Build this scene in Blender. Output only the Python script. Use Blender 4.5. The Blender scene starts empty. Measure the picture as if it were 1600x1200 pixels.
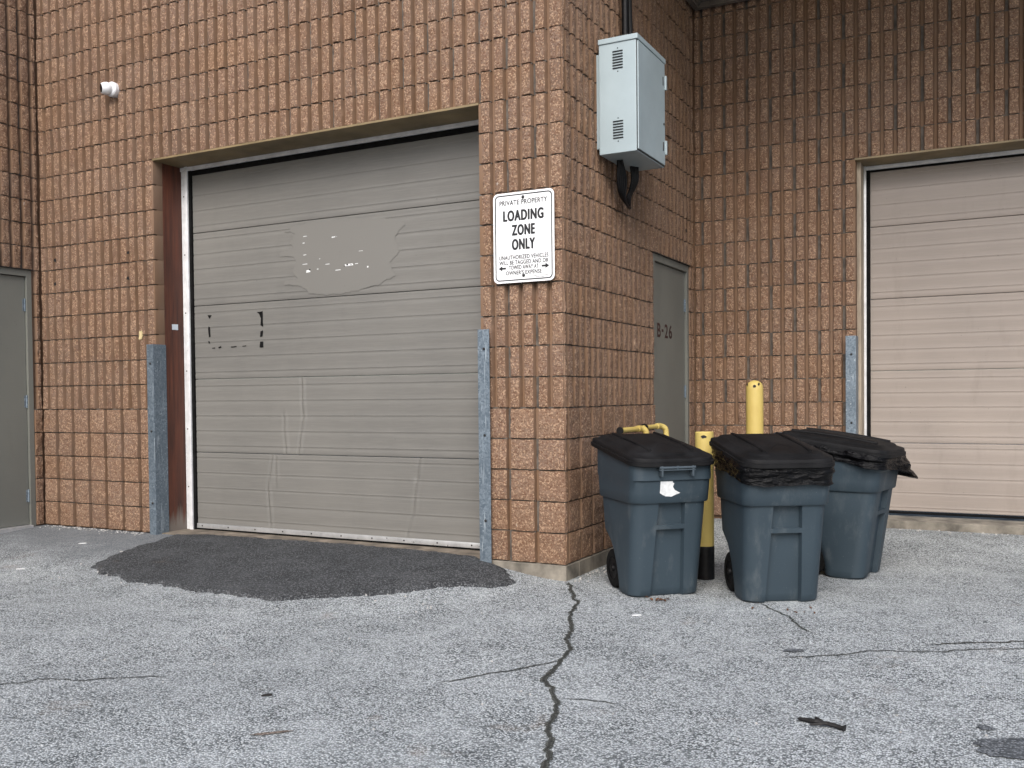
import bpy, bmesh, math, random
from mathutils import Vector, Matrix, noise

rng = random.Random(7)
scene = bpy.context.scene
COL = scene.collection
PI = math.pi
D = 2.82                      # depth of the recess (side wall length)

# ------------------------------------------------------------------ helpers
def clamp(t, a=0., b=1.): return a if t < a else b if t > b else t
def sm(a, b, x):
    t = clamp((x-a)/(b-a)); return t*t*(3-2*t)
def lerp(a, b, t): return a+(b-a)*t

class MB:
    """collects vertices and faces, builds ONE mesh object"""
    def __init__(s): s.v=[]; s.f=[]; s.m=[]; s.sm=[]; s.attr=[]
    def vert(s, p): s.v.append(tuple(p)); return len(s.v)-1
    def face(s, ids, mat=0, smooth=False, a=0.5):
        s.f.append(tuple(ids)); s.m.append(mat); s.sm.append(smooth); s.attr.append(a)
    def quad(s, p, mat=0, a=.5):
        s.face([s.vert(q) for q in p], mat, False, a)
    def box(s, x0,x1,y0,y1,z0,z1, mat=0, bev=0., M=None, a=.5):
        b=bmesh.new(); bmesh.ops.create_cube(b,size=1)
        for v in b.verts: v.co=Vector((lerp(x0,x1,v.co.x+.5),lerp(y0,y1,v.co.y+.5),lerp(z0,z1,v.co.z+.5)))
        if bev>0: bmesh.ops.bevel(b,geom=b.edges[:],offset=bev,segments=2,affect='EDGES',profile=.6)
        s.add_bm(b,mat,M,False,a)
    def add_bm(s,b,mat=0,M=None,smooth=False,a=.5):
        off=len(s.v); b.verts.ensure_lookup_table()
        for v in b.verts: s.v.append(tuple(M@v.co) if M else tuple(v.co))
        for f in b.faces: s.face([off+v.index for v in f.verts],mat,smooth,a)
        b.free()
    def loft(s, rings, mat=0, cap0=False, cap1=False, closed=True, smooth=True, a=.5):
        ids=[[s.vert(p) for p in r] for r in rings]; n=len(rings[0])
        for i in range(len(rings)-1):
            for j in range(n if closed else n-1):
                k=(j+1)%n
                s.face((ids[i][j],ids[i][k],ids[i+1][k],ids[i+1][j]),mat,smooth,a)
        if cap0: s.face(ids[0][::-1],mat,smooth,a)
        if cap1: s.face(ids[-1],mat,smooth,a)
    def tube(s, pts, r, n=12, mat=0, caps=True, rough=0.):
        pts=[Vector(p) for p in pts]; rings=[]; prev=None
        for i,p in enumerate(pts):
            t=(pts[min(i+1,len(pts)-1)]-pts[max(i-1,0)]).normalized()
            if prev is None:
                u=t.orthogonal().normalized()
            else:
                u=(prev-t*prev.dot(t)).normalized()
            prev=u; w=t.cross(u)
            rr=r[i] if isinstance(r,(list,tuple)) else r
            rings.append([p+(u*math.cos(q*2*PI/n)+w*math.sin(q*2*PI/n))*rr*(1+(rng.uniform(-rough,rough) if rough else 0)) for q in range(n)])
        s.loft(rings,mat,caps,caps)
    def lathe(s, prof, n=32, mat=0, M=None, cap0=True, cap1=True):
        rings=[]
        for r,z in prof:
            ring=[Vector((r*math.cos(q*2*PI/n),r*math.sin(q*2*PI/n),z)) for q in range(n)]
            rings.append([M@p for p in ring] if M else ring)
        s.loft(rings,mat,cap0,cap1)
    def build(s, name, mats, parent=None, sharp=35., attr=None):
        me=bpy.data.meshes.new(name); me.from_pydata(s.v,[],s.f)
        if not isinstance(mats,(list,tuple)): mats=[mats]
        for m in mats: me.materials.append(m)
        me.polygons.foreach_set('material_index',s.m)
        me.polygons.foreach_set('use_smooth',s.sm)
        if attr:
            A=me.attributes.new(attr,'FLOAT','FACE'); A.data.foreach_set('value',s.attr)
        me.update()
        if any(s.sm) and sharp: me.set_sharp_from_angle(angle=math.radians(sharp))
        o=bpy.data.objects.new(name,me); COL.objects.link(o)
        if parent is not None: o.parent=parent
        return o

def tag(o,label=None,cat=None,group=None,kind=None):
    if label: o['label']=label
    if cat: o['category']=cat
    if group: o['group']=group
    if kind: o['kind']=kind
    return o
def thing(name,label,cat,loc=(0,0,0),rz=0.,group=None):
    o=bpy.data.objects.new(name,None); COL.objects.link(o); o.empty_display_size=.2
    o.location=loc; o.rotation_euler=(0,0,rz); return tag(o,label,cat,group)

# ------------------------------------------------------------------ materials
class NT:
    def __init__(s,name):
        s.m=bpy.data.materials.new(name); s.m.use_nodes=True; s.t=s.m.node_tree; s.n=s.t.nodes; s.l=s.t.links
        s.b=s.n['Principled BSDF']; s.pos=s.n.new('ShaderNodeNewGeometry').outputs['Position']
    def link(s,a,b): s.l.new(a,b); return s
    def put(s,sock,v):
        if isinstance(v,bpy.types.NodeSocket): s.l.new(v,sock)
        else:
            if sock.type=='RGBA' and len(v)==3: v=(*v,1)
            sock.default_value=v
    def map(s,scale=(1,1,1),rot=(0,0,0),vec=None):
        n=s.n.new('ShaderNodeMapping'); s.put(n.inputs['Vector'],vec or s.pos); n.inputs['Scale'].default_value=scale; n.inputs['Rotation'].default_value=rot; return n.outputs[0]
    def noise(s,scale,detail=3,rough=.55,vec=None,out='Fac'):
        n=s.n.new('ShaderNodeTexNoise'); s.put(n.inputs['Vector'],vec or s.pos); n.inputs['Scale'].default_value=scale; n.inputs['Detail'].default_value=detail; n.inputs['Roughness'].default_value=rough; return n.outputs[out]
    def vor(s,scale,feature='F1',out='Distance',vec=None,rand=1.):
        n=s.n.new('ShaderNodeTexVoronoi'); n.feature=feature; s.put(n.inputs['Vector'],vec or s.pos); n.inputs['Scale'].default_value=scale; n.inputs['Randomness'].default_value=rand; return n.outputs[out]
    def ramp(s,fac,stops,interp='LINEAR'):
        n=s.n.new('ShaderNodeValToRGB'); r=n.color_ramp; r.interpolation=interp
        while len(r.elements)<len(stops): r.elements.new(.5)
        for e,(p,c) in zip(r.elements,stops):
            e.position=p; e.color=(c,c,c,1) if not hasattr(c,'__len__') else (*c,1)
        s.put(n.inputs[0],fac); return n.outputs[0]
    def mix(s,fac,a,b,mode='MIX'):
        n=s.n.new('ShaderNodeMix'); n.data_type='RGBA'; n.blend_type=mode; n.clamp_result=False
        s.put(n.inputs[0],fac); s.put(n.inputs[6],a); s.put(n.inputs[7],b); return n.outputs[2]
    def math(s,op,a,b=0.):
        n=s.n.new('ShaderNodeMath'); n.operation=op; s.put(n.inputs[0],a); s.put(n.inputs[1],b); return n.outputs[0]
    def attr(s,name):
        n=s.n.new('ShaderNodeAttribute'); n.attribute_name=name; return n.outputs['Fac']
    def sep(s,v):
        n=s.n.new('ShaderNodeSeparateXYZ'); s.put(n.inputs[0],v); return n.outputs
    def bump(s,h,strength=.5,dist=.01,prev=None):
        n=s.n.new('ShaderNodeBump'); s.put(n.inputs['Height'],h); n.inputs['Strength'].default_value=strength; n.inputs['Distance'].default_value=dist
        if prev is not None: s.put(n.inputs['Normal'],prev)
        return n.outputs[0]
    def done(s,color,rough=.8,metal=0.,normal=None,spec=None):
        s.put(s.b.inputs['Base Color'],color); s.put(s.b.inputs['Roughness'],rough); s.put(s.b.inputs['Metallic'],metal)
        if normal is not None: s.put(s.b.inputs['Normal'],normal)
        if spec is not None: s.put(s.b.inputs['Specular IOR Level'],spec)
        return s.m

def brick_mat(name, smooth=False):
    t=NT(name)
    rnd=t.attr('tint')
    base=t.ramp(rnd,[(0.,(.165,.098,.062)),(.25,(.215,.125,.072)),(.5,(.228,.136,.082)),(.75,(.213,.134,.092)),(1.,(.252,.150,.087))])
    big=t.noise(.9,4,.6)
    base=t.mix(t.ramp(big,[(.35,0.),(.65,.55)]),base,(.215,.142,.100))
    z=t.sep(t.pos)[2]
    # weathered grey film in soft blotches
    base=t.mix(t.ramp(t.noise(2.6,5,.65),[(.40,0.),(.70,.5)]),base,(.22,.168,.135))
    base=t.mix(t.ramp(t.noise(.8,4,.7,t.map((1,1,.35))),[(.50,0.),(.72,.45)]),base,(.155,.110,.086))
    base=t.mix(.14,base,(.215,.175,.15))
    if smooth:
        st=t.noise(9.,4,.6,t.map((1,1,.12)))
        col=t.mix(t.ramp(st,[(.3,.25),(.7,.75)]),base,(.16,.092,.052))
        nb=t.bump(t.noise(60,3),.25,.004)
        return t.done(col,.9,0,nb,.2)
    g=t.noise(75,4,.72); g2=t.noise(190,2,.6)
    v=t.vor(120,out='Color'); vr=t.sep(v)[0]
    col=t.mix(t.ramp(g,[(.36,.75),(.5,0.)]),base,(.10,.040,.020))
    col=t.mix(t.ramp(vr,[(.70,0.),(.74,.5)],'CONSTANT'),col,(.50,.345,.225))
    col=t.mix(t.ramp(t.sep(v)[1],[(.76,0.),(.8,.6)],'CONSTANT'),col,(.13,.065,.04))
    col=t.mix(t.ramp(t.noise(16,3,.5,t.map((1,1,.45))),[(.745,0.),(.765,.6)]),col,(.55,.52,.47))
    col=t.mix(t.ramp(g2,[(.3,.35),(.55,0.)]),col,(.15,.07,.04))
    h=t.math('ADD',t.math('MULTIPLY',g,.7),t.math('MULTIPLY',t.noise(28,4,.65),.9))
    nb=t.bump(h,.85,.012)
    nb=t.bump(g2,.5,.004,nb)
    return t.done(col,.93,0,nb,.2)
M_face=brick_mat('split_face_block'); M_side=brick_mat('moulded_block_side',True)
def simple(name,c,rough=.6,metal=0.,var=.12,scale=6.,bumps=0.,bscale=80.,spec=None,c2=None,stretch=(1,1,1)):
    t=NT(name); n=t.noise(scale,5,.6,t.map(stretch))
    dark=c2 or tuple(x*(1-var*2.2) for x in c)
    col=t.mix(t.ramp(n,[(.35,0.),(.7,1.)]),dark,tuple(min(1,x*(1+var*.4)) for x in c))
    nb=t.bump(t.noise(bscale,4),bumps,.004) if bumps else None
    r=t.ramp(t.noise(scale*2.3,3),[(.3,max(0,rough-.08)),(.7,min(1,rough+.08))])
    return t.done(col,r,metal,nb,spec)
M_mortar=simple('grey_mortar',(.125,.105,.088),.95,0,.25,14,.5,60)
M_conc=simple('old_concrete',(.25,.225,.185),.95,0,.3,5,.6,70)
M_sill=simple('stained_concrete_sill',(.20,.165,.125),.95,0,.3,7,.6,60)
M_bronze=simple('brown_painted_steel',(.25,.185,.095),.55,0,.2,3)
M_alu=simple('aluminium_trim',(.62,.63,.64),.35,.6,.1,12)
M_whitealu=simple('white_painted_track',(.74,.75,.76),.35,.1,.1,12)
M_rubber=simple('black_rubber',(.007,.007,.007),.85,0,.3,20,spec=.15)
M_cream=simple('cream_jamb_board',(.40,.33,.25),.7,0,.2,5,stretch=(4,4,.5))
M_black=simple('black_plastic',(.006,.006,.007),.5,0,.3,30,spec=.25)
M_screw=simple('dark_screw',(.05,.05,.05),.5,.5,.2,30)
M_void=simple('dark_interior',(.006,.006,.006),.9)
M_soffit=simple('roof_soffit_metal',(.16,.135,.11),.7,0,.2,4)
M_paper=simple('white_paper',(.72,.73,.73),.8,0,.1,40)

def wood():
    t=NT('dark_stained_wood'); v=t.map((14,14,.9)); n=t.noise(2.2,6,.65,v); w=t.noise(9,3,.6,t.map((10,10,.3)))
    z=t.sep(t.pos)[2]
    col=t.mix(t.ramp(n,[(.3,0.),(.75,1.)]),(.032,.009,.0045),(.125,.034,.015))
    col=t.mix(t.ramp(w,[(.6,0.),(.7,.6)]),col,(.015,.006,.004))
    ww=t.math('ADD',z,t.math('MULTIPLY',t.math('SUBTRACT',n,.5),.35))
    col=t.mix(t.ramp(ww,[(.05,.85),(.16,0.)]),col,(.17,.15,.13))       # worn bare end at the foot
    return t.done(col,.6,0,t.bump(n,.35,.006))
M_wood=wood()
def galv():
    t=NT('galvanised_steel'); v=t.vor(85,out='Color'); f=t.sep(v)[0]
    n=t.noise(4,5,.6); s=t.noise(9,4,.6,t.map((8,8,.35)))
    col=t.mix(f,(.11,.145,.18),(.23,.28,.325)); col=t.mix(t.ramp(n,[(.35,0.),(.7,.65)]),col,(.10,.13,.16))
    col=t.mix(t.ramp(s,[(.63,0.),(.68,.7)]),col,(.52,.58,.62))
    col=t.mix(t.ramp(t.noise(60,2),[(.66,0.),(.7,.5)]),col,(.55,.6,.63))
    return t.done(col,t.ramp(f,[(0,.42),(1,.6)]),.45,t.bump(n,.15,.004))
M_galv=galv()
def doorpaint(name,c,c2,grain,spots=.0):
    t=NT(name); w=t.noise(5,6,.7,t.map((1.,1.,26)) ); b=t.noise(1.1,4,.55)
    col=t.mix(t.ramp(b,[(.3,0.),(.7,1.)]),c2,c)
    col=t.mix(t.ramp(w,[(.45,0.),(.75,grain)]),col,tuple(min(1,x*1.25) for x in c))
    col=t.mix(t.ramp(t.noise(3.2,5,.7,t.map((1.2,1.2,.35))),[(.55,0.),(.8,spots)]),col,tuple(x*.55 for x in c))
    col=t.mix(t.ramp(t.noise(55,2,.5),[(.735,0.),(.76,.5)]),col,tuple(x*.35 for x in c))
    return t.done(col,.5,0,t.bump(w,.25,.002),.35)
M_door1=doorpaint('grey_garage_paint',(.166,.161,.148),(.137,.134,.125),.5,.18)
M_door2=doorpaint('faded_pinkish_beige_paint',(.295,.252,.218),(.25,.216,.19),.25,.4)
M_smear=doorpaint('grey_redaction_smear',(.172,.167,.154),(.162,.158,.146),.0,.0)  # tone of the redaction smear laid on the grey door
M_sdoor=doorpaint('grey_green_door_paint',(.165,.168,.148),(.128,.131,.118),.12,.35)
M_cab=simple('pale_grey_cabinet_paint',(.34,.41,.435),.4,0,.06,2.2)
M_letter=simple('dark_red_paint',(.055,.018,.014),.7,0,.3,40)
M_signw=simple('white_sign_sheet',(.83,.84,.85),.35,0,.03,8)
M_signk=simple('black_sign_ink',(.012,.012,.013),.45)
M_cam=simple('white_camera_shell',(.75,.76,.77),.35,0,.05,20)
M_lens=simple('black_glass',(.006,.006,.008),.12)
def yellow():
    t=NT('chipped_yellow_paint'); n=t.noise(11,5,.65); f=t.noise(3,4)
    col=t.mix(t.ramp(f,[(.3,0.),(.7,1.)]),(.45,.335,.09),(.53,.415,.13))
    col=t.mix(t.ramp(n,[(.735,0.),(.755,.9)]),col,(.06,.035,.02))
    col=t.mix(t.ramp(t.noise(22,3,.6,t.map((1,1,.2))),[(.6,0.),(.75,.4)]),col,(.33,.2,.06))
    return t.done(col,.55,0,t.bump(n,.2,.004))
M_yel=yellow()
def binmat(name,c):
    t=NT(name); n=t.noise(2.2,5,.6); s=t.noise(26,3,.5)
    col=t.mix(t.ramp(n,[(.3,0.),(.7,1.)]),tuple(x*.82 for x in c),c)
    col=t.mix(t.ramp(t.noise(7,5,.7,t.map((1.,1.,.4))),[(.54,0.),(.8,.5)]),col,(.13,.145,.15))
    dn=t.noise(120,2); col=t.mix(t.ramp(dn,[(.72,0.),(.76,.35)]),col,(.25,.26,.26))
    return t.done(col,t.ramp(n,[(.3,.5),(.7,.64)]),0,t.bump(s,.06,.003),.4)
M_bin=binmat('slate_blue_plastic',(.029,.046,.060))
def lidmat():
    t=NT('black_lid_plastic'); n=t.noise(5,5,.65); f=t.noise(160,3,.6)
    col=t.mix(t.ramp(n,[(.45,0.),(.8,1.)]),(.006,.006,.0065),(.014,.014,.015))
    return t.done(col,t.ramp(n,[(.3,.5),(.7,.7)]),0,t.bump(f,.2,.002),.14)
M_lid=lidmat()
def bagmat():
    t=NT('black_bin_bag'); n=t.noise(14,5,.6,t.map((1,1,2.6))); m=t.noise(45,3,.55,t.map((1,1,2.)))
    return t.done((.0025,.0025,.003),.22,0,t.bump(m,.2,.01,t.bump(n,.8,.03)),.16)
M_bag=bagmat()
def asphalt(name,light,dark,mid,cell,contrast,stain,dirt_shade=False):
    t=NT(name); v=t.vor(cell,out='Color'); d=t.vor(cell,out='Distance'); f=t.sep(v)[0]
    v2=t.sep(t.vor(cell*1.9,out='Color'))[0]
    big=t.noise(.55,5,.6); md=t.noise(4.,5,.65); fi=t.noise(cell*1.3,3,.7)
    lo=t.mix(t.ramp(big,[(.3,0.),(.7,1.)]),mid,light)
    st=t.ramp(f,[(0.,0.),(contrast,.0),(contrast+.12,.55),(.8,.8),(1.,1.)])
    col=t.mix(st,dark,lo)
    col=t.mix(t.ramp(d,[(.0,0.),(.42,0.),(.62,.85)]),col,dark)
    col=t.mix(t.ramp(v2,[(.8,0.),(.86,.55)],'CONSTANT'),col,dark)
    col=t.mix(t.ramp(fi,[(.30,.75),(.45,0.)]),col,dark)
    col=t.mix(t.ramp(md,[(.42,.0),(.75,.35)]),col,mid)
    # old oil and rust stains with their own outlines
    ns=t.noise(1.3,6,.7)
    col=t.mix(t.ramp(ns,[(.60,0.),(.72,stain)]),col,tuple(x*.45 for x in mid))
    nr=t.noise(2.1,5,.65,t.map((1,1,1),(0,0,1.2)))
    col=t.mix(t.ramp(nr,[(.64,0.),(.76,stain*.8)]),col,(.17,.115,.07))
    if dirt_shade:   # silt mixed with wall shade painted into the far left corner, ragged outline
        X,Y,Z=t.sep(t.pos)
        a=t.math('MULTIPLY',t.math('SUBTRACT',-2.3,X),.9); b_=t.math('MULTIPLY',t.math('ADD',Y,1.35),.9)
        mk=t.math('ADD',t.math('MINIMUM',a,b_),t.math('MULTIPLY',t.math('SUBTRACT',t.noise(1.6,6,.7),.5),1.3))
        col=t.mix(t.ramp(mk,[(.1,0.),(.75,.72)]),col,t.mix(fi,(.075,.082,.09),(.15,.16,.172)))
    h=t.math('ADD',t.math('MULTIPLY',t.ramp(d,[(0.,1.),(.6,0.)]),.8),t.math('MULTIPLY',f,.5))
    return t.done(col,.9,0,t.bump(h,.8,.006),.25)
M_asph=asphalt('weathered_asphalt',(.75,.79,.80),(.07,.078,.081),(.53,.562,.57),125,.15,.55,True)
M_patch=asphalt('fresh_asphalt_patch',(.21,.215,.22),(.026,.028,.030),(.11,.115,.12),115,.50,.25)
M_crack=asphalt('crack_fill',(.19,.19,.175),(.035,.038,.034),(.095,.10,.088),130,.35,.2)
M_leaf=simple('dry_leaf',(.16,.07,.03),.8,0,.4,60)
M_twig=simple('black_wet_twig',(.012,.010,.009),.7,0,.3,60,.6,200)
M_stone=simple('pale_pebble',(.45,.44,.42),.85,0,.2,60)
M_tagy=simple('yellowed_tag',(.62,.50,.27),.7,0,.2,30)

# ------------------------------------------------------------------ ground
def g(x,y):
    A=sm(0,-.8,x); B=sm(-1.6,0,y)
    w=.006*(noise.noise((x*.9,y*.9,3.1)))*sm(-.2,-1.2,y)
    return -.10+.09*A*B+.07*sm(1.5,2.75,y)*sm(-.3,.2,x)+w
def axis(lo,hi,step,far):
    a=[]; x=lo
    while x<hi+1e-6: a.append(x); x+=step
    s=step; q=lo; left=[]
    while q>-far: s*=1.6; q-=s; left.append(q)
    s=step; q=hi; right=[]
    while q<far: s*=1.6; q+=s; right.append(q)
    return left[::-1]+a+right
X=axis(-7,5,.06,90); Y=axis(-6,3.3,.06,90)
mb=MB(); ids=[[mb.vert((x,y,g(x,y))) for y in Y] for x in X]
for i in range(len(X)-1):
    for j in range(len(Y)-1): mb.face((ids[i][j],ids[i+1][j],ids[i+1][j+1],ids[i][j+1]),0,True)
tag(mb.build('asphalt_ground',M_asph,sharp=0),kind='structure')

# dark new asphalt ramp in front of the first garage door (a patch with its own thickness)
PATCH=[(-3.11,-1.03),(-2.9,-1.15),(-2.53,-1.221),(-2.163,-1.246),(-1.753,-1.28),(-1.5,-1.262),(-1.246,-1.281),(-1.128,-1.21),(-.99,-1.091),(-.779,-1.007),(-.598,-.814),(-.436,-.57),(-.302,-.495),(-.22,-.35),(-.225,-.24),(-.3,-.13),(-.418,-.06),(-.62,.035),(-.917,.085),(-1.515,.13),(-2.08,.125),(-2.663,.10),(-3.18,.06),(-3.42,-.03),(-3.36,-.25),(-3.30,-.45),(-3.26,-.68),(-3.2,-.88)]
def dense(poly,n,closed=True,amp=.0,fr=6.):
    out=[]; m=len(poly); segs=m if closed else m-1
    for i in range(segs):
        a=Vector(poly[i]); b=Vector(poly[(i+1)%m]); k=max(2,int((b-a).length/n))
        for q in range(k):
            p=a.lerp(b,q/k); nn=Vector((-(b-a).y,(b-a).x)).normalized()
            d=amp*(noise.noise((p.x*fr,p.y*fr,1.7))+.6*noise.noise((p.x*fr*3.3,p.y*fr*3.3,5.)))
            out.append(p+nn*d)
    if not closed: out.append(Vector(poly[-1]))
    return out
out=dense(PATCH,.012,True,.042,8.); c=Vector((-1.8,-.42)); rings=[]; R=56
for k in range(R+1):
    f=k/R; ring=[]
    for p in out:
        q=c.lerp(p,f*.999+.001); e=1-f
        h=.019*min(1,e*30) if k<R else -.01
        ring.append((q.x,q.y,g(q.x,q.y)+h+(.0015*noise.noise((q.x*5,q.y*5,0)) if k<R else 0)))
    rings.append(ring)
mb=MB(); mb.loft(rings,0,cap0=True); tag(mb.build('asphalt_patch',M_patch,sharp=0),kind='structure')

def crack(pts,w,name='pavement_crack',mat=None,lift=.0035):
    c=dense(pts,.012,False,.022,9.); mb=MB(); L=[];Rr=[];n=len(c)
    for i,p in enumerate(c):
        t=(c[min(i+1,n-1)]-c[max(i-1,0)]).normalized(); nn=Vector((-t.y,t.x))
        e=min(1,i/6,(n-1-i)/6)
        wl=w*e*(.55+.9*abs(noise.noise((p.x*11,p.y*11,9.)))+.25*rng.random()); wr=w*e*(.55+.9*abs(noise.noise((p.x*11,p.y*11,4.)))+.25*rng.random())
        a=p+nn*wl; b=p-nn*wr
        L.append(mb.vert((a.x,a.y,g(a.x,a.y)+lift))); Rr.append(mb.vert((b.x,b.y,g(b.x,b.y)+lift)))
    for i in range(n-1): mb.face((L[i],Rr[i],Rr[i+1],L[i+1]),0,True)
    return tag(mb.build(name,mat or M_crack,sharp=0),kind='structure')
crack([(.027,-.026),(.216,-.364),(.34,-.592),(.388,-.796),(.516,-1.084),(.608,-1.322),(.687,-1.477),(.724,-1.58),(.746,-1.74),(.786,-1.99),(.875,-2.08),(.927,-2.144),(.995,-2.32),(1.029,-2.419),(1.117,-2.622),(1.193,-2.801),(1.3,-3.1),(1.38,-3.5)],.0125)
M_crack_shade=simple('crack_shade',(.03,.03,.026),.95)  # dark strip laid on top, painting the shade down inside the crack
crack([(.05,-.06),(.216,-.362),(.34,-.592),(.386,-.796),(.516,-1.084),(.608,-1.322),(.687,-1.477),(.724,-1.58),(.746,-1.74),(.786,-1.99),(.875,-2.08),(.927,-2.144),(.995,-2.32),(1.029,-2.419),(1.117,-2.622),(1.193,-2.801),(1.3,-3.1),(1.38,-3.5)],.003,mat=M_crack_shade,lift=.0065)  # shade strip along the crack, not a second crack
crack([(-1.5,-3.2),(-1.22,-2.999),(-1.171,-2.947),(-1.147,-2.875),(-1.04,-2.834),(-.941,-2.787),(-.815,-2.696),(-.671,-2.586)],.005)
crack([(1.55,-1.2),(1.665,-1.157),(1.789,-1.075),(1.91,-.959),(1.984,-.888),(2.142,-.849),(2.346,-.704),(2.553,-.569),(2.9,-.4)],.005)
crack([(2.15,-.69),(2.21,-.657),(2.289,-.607),(2.421,-.518),(2.555,-.443),(2.9,-.25)],.008)
crack([(1.25,-.12),(1.317,-.227),(1.452,-.383),(1.558,-.595),(1.639,-.7)],.006)
crack([(.40,-2.2),(.503,-2.056),(.573,-1.961),(.609,-1.913),(.674,-1.796),(.73,-1.66)],.006)

crack([(.388,-.796),(.45,-.78),(.50,-.80)],.004); crack([(.927,-2.144),(1.02,-2.15),(1.10,-2.12),(1.2,-2.13)],.004); crack([(.724,-1.58),(.66,-1.62),(.60,-1.60)],.004)
def blot(x,y,rx,ry,name,mat,rz=0.):
    mb=MB(); n=40; ring=[]; ce=mb.vert((x,y,g(x,y)+.004))
    for i in range(n):
        a=i*2*PI/n; r=1+.45*noise.noise((math.cos(a)*1.6+x*7,math.sin(a)*1.6+y*7,2.))+rng.uniform(-.1,.1)
        px=rx*r*math.cos(a); py=ry*r*math.sin(a); qx=x+px*math.cos(rz)-py*math.sin(rz); qy=y+px*math.sin(rz)+py*math.cos(rz)
        ring.append(mb.vert((qx,qy,g(qx,qy)+.004)))
    for i in range(n): mb.face((ce,ring[i],ring[(i+1)%n]),0,True)
    return tag(mb.build(name,mat,sharp=0),kind='structure')
M_stain=asphalt('tar_stained_asphalt',(.25,.265,.28),(.05,.055,.06),(.17,.185,.20),105,.25,.2)
blot(1.618,-1.061,.045,.03,'tar_spot',M_stain,.6)
blot(2.53,-1.97,.14,.09,'oil_stain',M_stain,.5)
blot(2.42,-1.80,.03,.025,'tar_spot',M_stain)
M_rust=asphalt('rust_stained_asphalt',(.42,.36,.31),(.07,.055,.045),(.30,.24,.20),105,.3,.2)
blot(.196,-2.946,.07,.012,'rust_mark',M_rust,.75)

# ------------------------------------------------------------------ brick building
bld=thing('brick_building','orange brown ribbed split face block industrial building with two loading doors and a corner pier','building',(0,0,0))

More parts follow.
